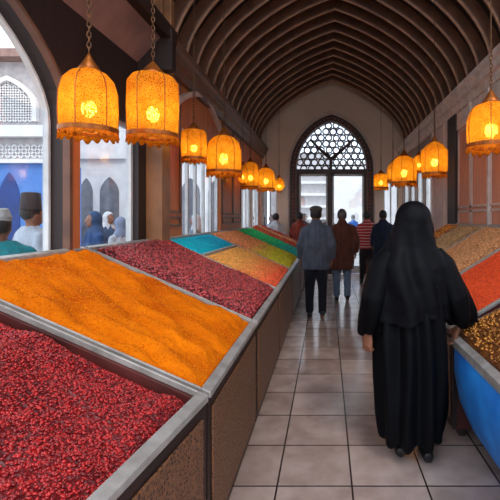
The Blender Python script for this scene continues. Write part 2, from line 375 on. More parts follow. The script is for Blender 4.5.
# ---- right wall
WR = XR+T
bm = bmesh.new(); box(bm, XR, WR, 4.0, 6.86, 0, 3.5)
for a, b in ((-1, -.7), (.5, .8), (2.1, 2.4), (3.6, 4.0)): box(bm, XR, WR, a, b, 0, 3.5)
for a, b in ((-.7, .5), (.8, 2.1), (2.4, 3.6)): box(bm, XR, WR, a, b, 0, SILL); box(bm, XR, WR, a, b, 3.0, 3.5)
struct('wall_right', bm, M['rose_wood'])
for i, (a, b) in enumerate(((-.7, .5), (.8, 2.1), (2.4, 3.6))): rect_window(9+i, WR-.03, a, b, SILL, 3.0, [(a+b)/2])  # unseen near windows, added to bring daylight onto the left bins
bm = bmesh.new()
for a, b in ((4.05, 4.75), (4.8, 5.48), (5.52, 6.2), (6.25, 6.82)):
    for z0, z1 in ((1.3, 1.72), (1.76, 3.0)):
        for q in ((a, a+.03, z0, z1), (b-.03, b, z0, z1), (a, b, z0, z0+.03), (a, b, z1-.03, z1)): box(bm, XR-.018, XR, *q)
ntrim += 1; struct('trim_%d' % ntrim, bm, M['rose_trim'])
bm = bmesh.new(); box(bm, XR-.02, XR, 4.0, 6.86, 3.03, 3.32)
for a in (4.7, 5.45, 6.15): box(bm, XR-.05, XR, a, a+.1, 3.0, 3.32)
for a in (5.45,): box(bm, XR-.04, XR, a+.02, a+.08, 1.5, 3.0)
ntrim += 1; struct('trim_%d' % ntrim, bm, M['stone'])
bm = bmesh.new(); box(bm, XR-.05, WR, 6.86, 7.3, 0, 3.4); ntrim += 1; struct('trim_%d' % ntrim, bm, M['dark_wood'], bevel=.01)
bm = bmesh.new(); box(bm, XR-.03, WR, 7.3, 8.5, 0, 3.4); box(bm, XR-.06, XR, 7.5, 7.6, 0, 3.4); box(bm, XR-.06, XR, 8.3, 8.4, 0, 3.4); ntrim += 1; struct('trim_%d' % ntrim, bm, M['rose_trim'], bevel=.01)
bm = bmesh.new(); box(bm, XR, WR, 8.5, 12, 0, SILL); box(bm, XR, WR, 8.5, 12, 2.75, 3.5)
for y in (9.3, 10.1, 10.9, 11.8): box(bm, XR, WR, y, y+.12, SILL, 2.75)
struct('wall_right_far', bm, M['grey_plaster'])
for i, (a, b) in enumerate(((8.5, 9.3), (9.42, 10.1), (10.22, 10.9), (11.02, 11.8))): rect_window(12+i, WR-.03, a, b, SILL, 2.75, [(a+b)/2])

# ---- end wall with the great pointed doorway and its tracery
OX = .13; OW = 1.0; ZS = 3.0; ZA = 4.36     # opening half width, spring, apex
def arch2(t, rise):
    t = min(1, abs(t)); return rise*(1-(.17*t+.83*(1-math.sqrt(max(0, 1-t*t)))))
def opts(hw, zs, za, n=24): return [(OX+hw*math.sin(-PI/2+PI*i/n), zs+arch2(math.sin(-PI/2+PI*i/n), za-zs)) for i in range(n+1)]
bm = bmesh.new()
def ewall(x0, x1, z0, z1): box(bm, x0, x1, YE, YE+.25, z0, z1)
ewall(XL-.1, -1.86, 0, 3.6); ewall(-1.86, -1.42, 0, SILL); ewall(-1.86, -1.42, 2.7, 3.6); ewall(-1.42, OX-OW-.18, 0, 3.6)
ewall(OX+OW+.18, 1.62, 0, 3.6); ewall(1.62, 2.05, 0, SILL); ewall(1.62, 2.05, 2.7, 3.6); ewall(2.05, XR+.1, 0, 3.6)
pts = opts(OW+.18, ZS, ZA+.18)
for (xa, za), (xb, zb) in zip(pts, pts[1:]): prism(bm, [(xa, YE, za), (xb, YE, zb), (xb, YE, 5.75), (xa, YE, 5.75)], None, (0, .25, 0))
box(bm, XL-.3, OX-OW-.18, YE, YE+.25, 3.6, 5.75); box(bm, OX+OW+.18, XR+.3, YE, YE+.25, 3.6, 5.75)
struct('wall_end', bm, M['end_plaster'])
def ring(y0, y1, hw0, hw1, za0, za1, zb=0, m=None, name=None):
    b = bmesh.new(); A = [(OX-hw0, zb)]+opts(hw0, ZS, za0)+[(OX+hw0, zb)]; B = [(OX-hw1, zb)]+opts(hw1, ZS, za1)+[(OX+hw1, zb)]
    for i in range(len(A)-1): prism(b, [(A[i][0], y0, A[i][1]), (A[i+1][0], y0, A[i+1][1]), (B[i+1][0], y0, B[i+1][1]), (B[i][0], y0, B[i][1])], None, (0, y1-y0, 0))
    return b
door = struct('door_1', ring(YE-.04, YE+.2, OW, OW+.19, ZA, ZA+.19), M['frame_dark'])
struct('outer_moulding', ring(YE-.08, YE, OW+.22, OW+.27, ZA+.24, ZA+.3), M['rose_trim'], parent=door)
struct('inner_moulding', ring(YE-.07, YE-.03, OW+.0, OW+.03, ZA+.0, ZA+.03), M['rib_wood'], parent=door)
bm = bmesh.new()
for sgn in (-1, 1):
    z = .1
    while z < 3.0: ball(bm, (OX+sgn*(OW+.09), YE-.06, z), .033, 8, 6); z += .1
for x, z in opts(OW+.09, ZS, ZA+.09, 34): ball(bm, (x, YE-.06, z), .033, 8, 6)
struct('beading', bm, M['red_bead'], parent=door, smooth=True)
bm = bmesh.new(); box(bm, OX-OW, OX+OW, YE+.02, YE+.14, 2.86, 3.0); box(bm, OX-.11, OX+.02, YE+.02, YE+.14, 0, 2.86); box(bm, OX-OW, OX-OW+.07, YE+.04, YE+.12, 0, 2.86); box(bm, OX+OW-.07, OX+OW, YE+.04, YE+.12, 0, 2.86)
struct('mullion', bm, M['frame_dark'], parent=door)
for nm, x0, x1 in (('leaf', OX-OW+.07, OX-.11), ('leaf', OX+.02, OX+OW-.07)):
    bm = bmesh.new()
    for q in ((x0, x0+.05, .02, 2.86), (x1-.05, x1, .02, 2.86), (x0, x1, .02, .22), (x0, x1, 2.8, 2.86)): box(bm, q[0], q[1], YE+.06, YE+.1, q[2], q[3])
    lf = struct('door_leaf', bm, M['white_paint'], parent=door)
    bm = bmesh.new(); box(bm, x0+.05, x1-.05, YE+.077, YE+.083, .22, 2.8); struct('pane', bm, M['glass'], parent=lf)
# tracery: pierced roundels
bm = bmesh.new(); r0 = .118; row = 0; z = ZS+.02
def inside(x, z, mg=0):
    t = (x-OX)/(OW-mg); return abs(t) < 1 and z < ZS+arch2(t, ZA-mg-ZS)
random.seed(3)
while z < ZA:
    x = OX-OW-(r0 if row % 2 else 0)
    while x < OX+OW:
        cx_, cz_ = x+random.uniform(-.012, .012), z+random.uniform(-.01, .01)
        if inside(cx_, cz_):
            rr = r0*random.uniform(.88, 1.0); nn = random.choice((7, 9, 12)); ph = random.random()
            for i in range(nn):
                a0, a1 = ph+2*PI*i/nn, ph+2*PI*(i+1)/nn; P = []
                for a_, q in ((a0, rr), (a1, rr), (a1, rr*.64), (a0, rr*.64)): P.append((cx_+q*math.cos(a_), YE+.06, cz_+q*math.sin(a_)))
                prism(bm, P, None, (0, .05, 0))
        x += 2*r0*.88
    z += r0*1.5; row += 1
struct('tracery', bm, M['frame_dark'], parent=door)
bm = bmesh.new()
prism(bm, [(OX-.07, YE+.03, 3.0), (OX+.02, YE+.03, 3.0), (OX+.04, YE+.03, 3.35), (OX-.06, YE+.03, 3.35)], None, (0, .1, 0))
for s in (-1, 1): tube(bm, [(OX-.02, YE+.08, 3.3), (OX+s*.25, YE+.08, 3.5), (OX+s*.62, YE+.08, 3.86)], [.05, .045, .03], 8)
struct('branching_rib', bm, M['frame_dark'], parent=door)
bm = bmesh.new(); P = [(x, YE+.09, z) for x, z in opts(OW, ZS, ZA)]; prism(bm, P, None, (0, .006, 0)); struct('fanlight_pane', bm, M['glass'], parent=door)
for n, x0, x1 in ((20, -1.86, -1.42), (21, 1.62, 2.05)):
    bm = bmesh.new()
    for q in ((x0, x0+.04, SILL, 2.7), (x1-.04, x1, SILL, 2.7), ((x0+x1)/2-.02, (x0+x1)/2+.02, SILL, 2.7), (x0, x1, SILL, SILL+.04), (x0, x1, 2.66, 2.7)): box(bm, q[0], q[1], YE+.1, YE+.15, q[2], q[3])
    w_ = struct('window_%d' % n, bm, M['white_paint']); bm = bmesh.new(); box(bm, x0+.04, x1-.04, YE+.12, YE+.126, SILL+.04, 2.66); struct('pane', bm, M['glass'], parent=w_)

# ------------------------------------------------------------------ buildings outside
def lattice_panel(bm, X0, X1, Y_, Z0, Z1, step, th=.03):
    x = X0
    while x < X1-step*.5:
        z = Z0
        while z < Z1-step*.5:
            prism(bm, [(x+step/2-.02, Y_, z), (x+step/2+.02, Y_, z), (x+step, Y_, z+step/2), (x+step/2+.02, Y_, z+step), (x+step/2-.02, Y_, z+step), (x, Y_, z+step/2)], None, (0, -.01, 0)) if False else None
            for a, b in (((x, z), (x+step, z+step)), ((x+step, z), (x, z+step))):
                d = Vector((b[0]-a[0], 0, b[1]-a[1])).normalized(); nrm = Vector((-d.z, 0, d.x))*th/2; A = Vector((a[0], Y_, a[1])); B = Vector((b[0], Y_, b[1]))
                prism(bm, [A-nrm, B-nrm, B+nrm, A+nrm], None, (0, -.04, 0))
            z += step
        x += step
S = 14/420
def fx(px): return (px-327)*S
def fz(py): return 1.6+(218-py)*S
b1 = thing('palace_facade', 'grey stone facade with pierced arch above a bright blue wall outside the near left window', 'building', (fx(10), 14, 0))
def part(name, bm, m, p, **k):
    bmesh.ops.translate(bm, verts=bm.verts, vec=-Vector(p.location)); return obj(name, bm, m, p, **k)
bm = bmesh.new(); box(bm, -17, fx(54), 14, 15.5, 3.45, fz(62)); part('upper_wall', bm, M['facade_grey'], b1)
bm = bmesh.new(); box(bm, -17, fx(55), 13.85, 15.5, -.1, 3.45); part('ground_wall', bm, M['facade_blue'], b1)
bm = bmesh.new(); box(bm, -17.1, fx(58), 13.5, 15.6, fz(62), fz(54)); part('roof_cornice', bm, M['soffit'], b1)
bm = bmesh.new(); box(bm, -17.1, fx(56), 13.7, 14, fz(138), fz(127)); part('ledge', bm, M['facade_pale'], b1)
bm = bmesh.new(); box(bm, -17.1, fx(56), 13.7, 14, fz(164), fz(160)); part('lower_ledge', bm, M['facade_pale'], b1)
bm = bmesh.new(); lattice_panel(bm, -12.6, fx(54)-.1, 14.0, fz(158), fz(143), .22, .05); part('frieze', bm, M['facade_pale'], b1)
for cx in (10, -48):
    bm = bmesh.new(); c = fx(cx); wv = .83; zb = fz(122); z1 = 5.3; za = 6.15
    P = [(c-wv, zb)]+[(c+wv*math.sin(-PI/2+PI*i/20), z1+arch(math.sin(-PI/2+PI*i/20), za-z1)) for i in range(21)]+[(c+wv, zb)]
    O = [(c-wv-.14, zb)]+[(c+(wv+.14)*math.sin(-PI/2+PI*i/20), z1+arch(math.sin(-PI/2+PI*i/20), za-z1+.16)) for i in range(21)]+[(c+wv+.14, zb)]
    for i in range(len(P)-1): prism(bm, [(P[i][0], 14, P[i][1]), (P[i+1][0], 14, P[i+1][1]), (O[i+1][0], 14, O[i+1][1]), (O[i][0], 14, O[i][1])], None, (0, -.15, 0))
    fr = part('arch_surround', bm, M['facade_pale'], b1)
    bm = bmesh.new(); step = .17; x = c-wv
    while x < c+wv-.01:
        z = zb
        while z < za:
            t = (x+step/2-c)/wv
            if abs(t) < 1 and z+step < z1+arch(t, za-z1)+.05:
                for a, b in (((x, z), (x+step, z+step)), ((x+step, z), (x, z+step))):
                    d = Vector((b[0]-a[0], 0, b[1]-a[1])).normalized(); nr = Vector((-d.z, 0, d.x))*.025; A = Vector((a[0], 14, a[1])); B = Vector((b[0], 14, b[1]))
                    prism(bm, [A-nr, B-nr, B+nr, A+nr], None, (0, -.06, 0))
            z += step
        x += step
    part('arch_lattice', bm, M['facade_pale'], b1)
    bm = bmesh.new(); c2 = c+.1; P = [(c2-.35, 13.85, 0)]+[(c2+.35*math.sin(-PI/2+PI*i/12), 13.85, 2.2+arch(math.sin(-PI/2+PI*i/12), .9)) for i in range(13)]+[(c2+.35, 13.85, 0)]
    prism(bm, P, None, (0, -.03, 0)); part('blue_doorway', bm, M['deep_blue'], b1)
S2 = 20/420
b2 = thing('arcade_building', 'white arcaded building with tall pointed arches seen through the second left window', 'building', (-9, 20, 0))
bm = bmesh.new(); box(bm, -13.5, -3.4, 20, 24, -.1, 7.2); part('wall', bm, M['facade_pale'], b2)
bm = bmesh.new(); box(bm, -13.6, -3.3, 19.8, 20, 4.4, 4.6); box(bm, -13.6, -3.3, 19.7, 20, 7.0, 7.3); part('ledge', bm, M['facade_pale'], b2)
for cx, hw, za in ((-11.45, .3, 3.5), (-10.35, .45, 3.55), (-9.1, .45, 3.5), (-7.8, .45, 3.5), (-6.5, .45, 3.5), (-5.2, .45, 3.5)):
    bm = bmesh.new(); P = [(cx-hw, 20, 0)]+[(cx+hw*math.sin(-PI/2+PI*i/12), 20, 2.8+arch(math.sin(-PI/2+PI*i/12), za-2.8)) for i in range(13)]+[(cx+hw, 20, 0)]
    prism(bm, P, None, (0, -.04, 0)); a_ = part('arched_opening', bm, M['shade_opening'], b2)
b3 = thing('balcony_building', 'pale building with rows of balconies beyond the far doorway', 'building', (1, 22, 0))
bm = bmesh.new(); box(bm, -3.0, .15, 22, 26, -.1, 5.0); part('wall', bm, M['facade_grey'], b3)
bm = bmesh.new(); box(bm, .15, 6, 21.6, 26, -.1, 4.5); part('white_wing', bm, M['facade_pale'], b3)
for i in range(6):
    bm = bmesh.new(); box(bm, -2.6, .1, 21.7, 22, .9+i*.62, 1.02+i*.62); part('balcony', bm, M['facade_pale'], b3)
b4 = thing('side_building', 'pale plain building outside the far right windows', 'building', (7, 16, 0))
bm = bmesh.new(); box(bm, 6.5, 10, 6, 30, -.1, 5); part('wall', bm, M['facade_pale'], b4)
for i in range(8):
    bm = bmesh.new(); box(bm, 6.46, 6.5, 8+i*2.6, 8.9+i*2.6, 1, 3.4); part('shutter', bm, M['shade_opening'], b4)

# ------------------------------------------------------------------ spice stalls
ICO = None
def ico():
    global ICO
    if ICO is None:
        b = bmesh.new(); bmesh.ops.create_icosphere(b, subdivisions=1, radius=1); b.verts.ensure_lookup_table()
        ICO = (np.array([v.co[:] for v in b.verts]), np.array([[v.index for v in f.verts] for f in b.faces])); b.free()
    return ICO
def heap(name, label, cat, x0, x1, y0, y1, zf, m, m2=None, nx=60, ny=60, grain=0, gsize=.008, squash=.6, seed=1, cluster=None, group=None):
    """surface zf(x,y) with closed underside, and grains scattered on it"""
    rng = np.random.default_rng(seed); xs = np.linspace(x0, x1, nx); ys = np.linspace(y0, y1, ny)
    V = [(x, y, zf(x, y)) for y in ys for x in xs]; F = [(j*nx+i, j*nx+i+1, (j+1)*nx+i+1, (j+1)*nx+i) for j in range(ny-1) for i in range(nx-1)]
    # skirt
    base = len(V); bd = [i for i in range(nx)]+[j*nx+nx-1 for j in range(1, ny)]+[(ny-1)*nx+i for i in range(nx-2, -1, -1)]+[j*nx for j in range(ny-2, 0, -1)]
    for q in bd: V.append((V[q][0], V[q][1], V[q][2]-.08))
    for k in range(len(bd)): a, b = bd[k], bd[(k+1) % len(bd)]; F.append((a, base+k, base+(k+1) % len(bd), b))
    F.append(tuple(base+k for k in range(len(bd)-1, -1, -1)))
    mi = [0]*len(F)
    if grain:
        iv, jf = ico(); n = grain; gx = rng.uniform(x0+gsize, x1-gsize, n); gy = rng.uniform(y0+gsize, y1-gsize, n)
        V = list(V)
        for k in range(n):
            z = zf(gx[k], gy[k]); s = gsize*rng.uniform(.7, 1.25); sc = np.array([s, s*rng.uniform(.6, 1), s*squash])
            q = np.array(Matrix.Rotation(rng.uniform(0, 6.28), 3, 'Z') @ Matrix.Rotation(rng.uniform(-.7, .7), 3, 'X') @ Matrix.Rotation(rng.uniform(-.7, .7), 3, 'Y'))
            P = (iv*sc) @ q.T+np.array([gx[k], gy[k], z+gsize*rng.uniform(-.1, .5)]); b0 = len(V)
            V.extend(map(tuple, P)); F.extend(map(tuple, jf+b0)); mi.extend([1]*len(jf))
    me = bpy.data.meshes.new(name); me.from_pydata(V, [], F); me.polygons.foreach_set('material_index', mi); me.shade_smooth()
    o = link(name, me, [m, m2 or m]); tag(o, label, cat, group, 'stuff'); return o
def fbm(x, y, s, seed=0): return noise.fractal(Vector((x*s+seed, y*s, seed*1.7)), 1, 2, 4)

XF = -.537; SLOPE = .44; ZF = .82
def rimz(x): return ZF+SLOPE*(XF-x)
def bin_(label, y0, y1, xf=XF, xb=XL+.02, zf=ZF, slope=SLOPE, side=-1, rimw=.032, cw=.38, group='spice bins along the left wall', body=None, fm=None, ztop=None):
    """open-topped bin whose top slopes up towards the wall. side=-1 left wall, +1 right wall"""
    g = .004
    y0 += g; y1 -= g; d = side
    def X(u): return xf+d*u
    L = abs(xb-xf); rz = lambda u: zf+slope*u
    t = thing('spice_bin', label, 'bin', (xf+d*L/2, (y0+y1)/2, 0), group=group)
    body = body or M['bin_dark']; th = .03
    bm = bmesh.new(); box(bm, min(X(0), X(th)), max(X(0), X(th)), y0, y1, .06, zf-.03); part('front_panel', bm, body, t)
    bm = bmesh.new()
    n_ = max(1, round((y1-y0)/1.3)); dy = (y1-y0)/n_
    for i in range(n_):
        a, b = y0+i*dy+.05, y0+(i+1)*dy-.05
        box(bm, min(X(0), X(-.012)), max(X(0), X(-.012)), a, b, .12, zf-.09)
    part('lattice_panel', bm, fm or M['filigree'], t, bevel=.006)
    bm = bmesh.new(); box(bm, min(X(.05), X(.1)), max(X(.05), X(.1)), y0+.02, y1-.02, 0, .07); part('plinth', bm, M['dark_wood'], t)
    for ya in (y0, y1-th):
        bm = bmesh.new(); prism(bm, [(X(th), ya, .06), (X(L), ya, .06), (X(L), ya, rz(L)-.03), (X(th), ya, rz(th)-.03)], None, (0, th, 0)); part('side_panel', bm, M['bin_inner'], t)
    bm = bmesh.new(); box(bm, min(X(L-th), X(L)), max(X(L-th), X(L)), y0+th, y1-th, .06, rz(L)-.03); part('back_panel', bm, body, t)
    bm = bmesh.new(); h = .03
    def bar(u0, u1, ya, yb): prism(bm, [(X(u0), ya, rz(u0)-h), (X(u1), ya, rz(u1)-h), (X(u1), ya, rz(u1)), (X(u0), ya, rz(u0))], None, (0, yb-ya, 0))
    bar(-.012, rimw, y0, y1); bar(L-rimw, L, y0, y1); bar(rimw, L-rimw, y0, y0+rimw*cw); bar(rimw, L-rimw, y1-rimw*cw, y1)
    part('rim', bm, M['rim_metal'], t, bevel=.004)
    return t
def lheap(name, label, y0, y1, m, m2=None, depth=.02, amp=.015, xa=None, xb=None, fs=4, mound=.02, ridges=0, **k):
    x0 = (XL+.06) if xa is None else xa; x1 = (XF-.04) if xb is None else xb; ya, yb = y0+.032, y1-.032
    sd_ = k.get('seed', 1)
    def zf(x, y):
        e = min(1, min(x-x0, x1-x, y-ya, yb-y)/.08); e = max(0, e); e = e*e*(3-2*e)
        z = rimz(x)-depth+e*(mound+amp*fbm(x, y, fs, sd_))
        if ridges: z += e*ridges*(abs(math.sin(5*x+13*y+2.6*fbm(x, y, 1.5, 5)))*.8+.16*math.sin(44*y+12*x+5*fbm(x, y, 2, 9))-.4)
        return z
    return heap(name, label, 'spice', x0, x1, ya, yb, zf, m, m2, **k)

bin_('nearest left bin, dark wood with grey rim, holding crushed red chillies', .7, 1.87, group='spice bins along the left wall')
bin_('second left bin with brown filigree front panel holding orange powder', 1.89, 3.15)
bin_('third left bin from the front, holding dark red berries', 3.17, 4.62)
bin_('left bin divided between turquoise powder and tan seeds', 4.64, 6.38)
bin_('left bin of salmon and yellow grains between turquoise and green bins', 6.4, 8.2)
bin_('left bin of green and teal grains beside the brown trays', 8.22, 9.8)
red1 = mat('chilli_bed', (110, 12, 16), (70, 6, 10), 9, .5, bump=.8, bscale=55, kind='voronoi')
red2 = mat('chilli_grain', (184, 34, 34), (92, 8, 14), rough=.28, island=True)
lheap('red_chilli', 'crushed glossy red chillies heaped in the nearest left bin', .7, 1.87, red1, red2, depth=.075, amp=.07, fs=2.6, mound=.03, nx=90, ny=90, grain=19000, gsize=.0075, squash=.5, seed=2)
org = mat('turmeric', (218, 116, 2), (166, 68, 0), 3.5, .95, spec=.1, bump=.7, bscale=110, stretch=(.6, 1.6, 1))
lheap('orange_powder', 'bright orange ground spice raked in wavy ridges', 1.89, 3.15, org, depth=.015, amp=.02, fs=2.5, mound=.02, ridges=.06, nx=170, ny=170, seed=3, m2=mat('turmeric_grain', (226, 130, 6), (182, 82, 0), rough=.9, spec=.1, island=True), grain=15000, gsize=.0038)
br1 = mat('berry_bed', (96, 18, 26), (60, 10, 16), 9, .6, bump=.6, bscale=60, kind='voronoi')
br2 = mat('berry_grain', (190, 70, 72), (62, 8, 14), rough=.25, island=True)
lheap('dark_berries', 'dark red dried berries filling the bin beyond the orange powder', 3.17, 4.62, br1, br2, depth=.02, amp=.02, fs=2, mound=.04, grain=9500, gsize=.0125, squash=.75, seed=4)
teal = mat('teal_powder', (8, 186, 216), (6, 160, 194), 8, .85, spec=.15, bump=.4, bscale=80)
lheap('turquoise_powder', 'turquoise blue powder at the back of the divided left bin', 4.64, 6.38, teal, depth=.015, mound=.02, xb=-1.4, seed=5)
for o in bpy.data.objects:      # the nearest bin is a little out of square: its aisle side turns in towards the wall
    if o.name in ('red_chilli',) or (o.parent and o.parent.name == 'spice_bin'):
        base = o.parent.location if o.parent else Vector((0, 0, 0))
        for v in o.data.vertices:
            X_ = v.co.x+base.x; Y_ = v.co.y+base.y; v.co.x += .125*(Y_-1.87)*max(0, (X_-XL)/(XF-XL))
tan = gradmat('tan_seeds', (238, 172, 84), (240, 96, 56), -1.1, -.62, bump=.8, bscale=70, kind='voronoi', rough=.7)
lheap('tan_seeds', 'tan and reddish seeds in front of the turquoise powder', 4.64, 6.38, tan, tan, depth=.015, mound=.02, xa=-1.36, grain=7000, gsize=.011, seed=6)
bm = bmesh.new(); box(bm, -1.4, -1.36, 4.68, 6.34, 1.08, 1.2); tag(obj('divider_board', bm, M['rim_metal']), 'pale board between turquoise powder and tan seeds', 'divider')
yel = gradmat('salmon_yellow', (250, 160, 98), (232, 216, 50), -1.25, -.9, bump=.8, bscale=60, kind='voronoi', rough=.7)
lheap('salmon_yellow_grains', 'salmon grains blending to yellow beside the green heap', 6.4, 8.2, yel, yel, depth=.015, mound=.03, grain=6000, gsize=.013, seed=7)
grn = gradmat('green_teal', (40, 232, 140), (14, 190, 176), -1.2, -.8, bump=.6, bscale=60, kind='voronoi', rough=.7)
lheap('green_grains', 'emerald green grains turning teal in the far left bin', 8.22, 9.8, grn, grn, depth=.015, mound=.03, grain=3500, gsize=.014, seed=8)
# far narrow trays
cols = [((230, 110, 66), (176, 64, 40), 'rust orange'), ((246, 196, 150), (206, 136, 90), 'pale apricot'), ((226, 70, 54), (170, 40, 34), 'brick red')]
yy = 9.84
for i, (c1, c2, nm) in enumerate(cols):
    y1 = yy+.46
    bin_('narrow dark bin of %s pieces at the far end of the left row' % nm, yy, y1)
    mm = mat('far_spice', c1, c2, 20, .7, bump=.8, bscale=50, kind='voronoi', island=True)
    mb = mat('far_spice_bed', c1, c2, 20, .7, bump=.8, bscale=50, kind='voronoi')
    lheap('dried_spice', '%s dried pieces heaped in a narrow far left bin' % nm, yy, y1, mb, mm, depth=.0, mound=.06, amp=.03, nx=40, ny=16, grain=500, gsize=.022, seed=20+i)
    yy += .48

# ---- right stalls
RXF = .92; RS = .6; RZ = .80; RXB = XR-.02
def rrim(x): return RZ+RS*(x-RXF)
rb = 'spice bins along the right wall'
bin_('right bin of red orange lentils beside the robed woman', 3.06, 4.2, xf=RXF, xb=RXB, zf=RZ, slope=RS, side=1, cw=1.1, group=rb)
bin_('right bin of coarse tan grain beyond the red lentils', 4.22, 5.5, xf=RXF, xb=RXB, zf=RZ, slope=RS, side=1, cw=1.1, group=rb)
bin_('right bin of grey brown seeds near the dark post', 5.52, 6.5, xf=RXF, xb=RXB, zf=RZ, slope=RS, side=1, cw=1.1, group=rb)
bin_('farthest right bin, holding amber orange pieces', 6.52, 7.2, xf=RXF, xb=RXB, zf=RZ, slope=RS, side=1, cw=1.1, group=rb)
def rheap(name, label, y0, y1, m, m2=None, depth=.015, mound=.03, amp=.015, **k):
    x0, x1 = RXF+.04, RXB-.04; ya, yb = y0+.032, y1-.032
    def zf(x, y):
        e = max(0, min(1, min(x-x0, x1-x, y-ya, yb-y)/.08)); e = e*e*(3-2*e); return rrim(x)-depth+e*(mound+amp*fbm(x, y, 3, 4))
    return heap(name, label, 'spice', x0, x1, ya, yb, zf, m, m2, **k)
len1 = mat('lentil_bed', (236, 84, 24), (200, 60, 16), 12, .7, bump=.6, bscale=90, kind='voronoi'); len2 = mat('lentil', (250, 96, 34), (206, 62, 16), rough=.6, island=True)
rheap('red_lentils', 'red orange lentils sloping down beside the woman', 3.06, 4.2, len1, len2, grain=9000, gsize=.0085, seed=11)
tg1 = mat('tan_bed', (190, 134, 84), (150, 100, 62), 12, .7, bump=.6, bscale=90, kind='voronoi'); tg2 = mat('tan_grain', (244, 184, 126), (176, 116, 74), rough=.6, island=True)
rheap('coarse_grain', 'coarse tan grain in the bin past the red lentils', 4.22, 5.5, tg1, tg2, grain=7000, gsize=.010, seed=12)
gs1 = mat('greybrown_bed', (160, 122, 78), (110, 82, 54), 12, .7, bump=.6, bscale=90, kind='voronoi'); gs2 = mat('greybrown', (220, 180, 126), (130, 98, 64), rough=.6, island=True)
rheap('grey_brown_seeds', 'grey brown seeds in the small bin before the dark post', 5.52, 6.5, gs1, gs2, grain=5000, gsize=.011, seed=13)
am1 = mat('amber_bed', (204, 122, 40), (120, 66, 26), 6, .7, bump=.6, bscale=60); am2 = mat('amber', (250, 160, 60), (120, 66, 26), rough=.6, island=True)
rheap('amber_pieces', 'amber orange dried pieces in the farthest right bin', 6.52, 7.2, am1, am2, grain=1500, gsize=.02, seed=14)
# blue tub with woven golden pile
tub = thing('blue_tub', 'rounded blue tub with pale rim under the golden brown pile beside the woman', 'tub', (1.45, 2.3, 0))
def rrect(x0, x1, y0, y1, r, n=8):
    P = []
    for cx, cy, a0 in ((x1-r, y1-r, 0), (x0+r, y1-r, PI/2), (x0+r, y0+r, PI), (x1-r, y0+r, 1.5*PI)):
        for i in range(n+1): a = a0+PI/2*i/n; P.append((cx+r*math.cos(a), cy+r*math.sin(a)))
    return P
bm = bmesh.new(); rings = []
TX0, TX1, TY0, TY1 = .87, 2.05, 1.3, 2.98
def tubz(x): return .78+.5*(x-TX0)
prof = [(0, .26), (.1, .17), (.25, .09), (.45, .03), (.7, .0), (.97, .0)]
for f, ins in prof:
    ring_ = []
    for x, y in rrect(TX0+ins, TX1-ins*.3, TY0+ins*.5, TY1-ins, .12): ring_.append(bm.verts.new((x, y, f*tubz(x))))
    rings.append(ring_)
for a, b in zip(rings, rings[1:]):
    for i in range(len(a)): bm.faces.new((a[i], a[(i+1) % len(a)], b[(i+1) % len(a)], b[i]))
bm.faces.new(rings[0][::-1]); bm.faces.new(rings[-1]); part('body', bm, M['blue_cloth'], tub, smooth=True)
bm = bmesh.new(); A = rrect(TX0-.012, TX1+.0, TY0-.01, TY1+.012, .12); B = rrect(TX0+.03, TX1-.03, TY0+.03, TY1-.03, .1)
for i in range(len(A)):
    j = (i+1) % len(A); va_ = [bm.verts.new((x, y, tubz(x)+dz)) for (x, y), dz in ((A[i], -.05), (A[j], -.05), (A[j], .0), (A[i], .0), (B[j], .0), (B[i], .0), (B[j], -.05), (B[i], -.05))]
    bm.faces.new((va_[0], va_[1], va_[2], va_[3])); bm.faces.new((va_[3], va_[2], va_[4], va_[5])); bm.faces.new((va_[5], va_[4], va_[6], va_[7])); bm.faces.new((va_[7], va_[6], va_[1], va_[0]))
bmesh.ops.remove_doubles(bm, verts=bm.verts, dist=1e-5); part('rim', bm, M['rim_metal'], tub)
gd1 = mat('gold_bed', (120, 66, 22), (70, 36, 14), 14, .5, bump=.9, bscale=40, kind='voronoi'); gd2 = mat('gold_nuts', (210, 140, 60), (96, 48, 18), rough=.25, island=True, metal=.5)
def tz(x, y):
    e = max(0, min(1, min(x-TX0-.04, TX1-.04-x, TY1-.04-y, y-TY0-.04)/.2)); return tubz(x)-.012+.09*(e**.7)+.01*fbm(x, y, 8, 3)
heap('golden_dried_fruit', 'shiny golden brown dried fruit piled high in the blue tub', 'dried fruit', TX0+.04, TX1-.04, TY0+.04, TY1-.04, tz, gd1, gd2, grain=5500, gsize=.014, seed=15)

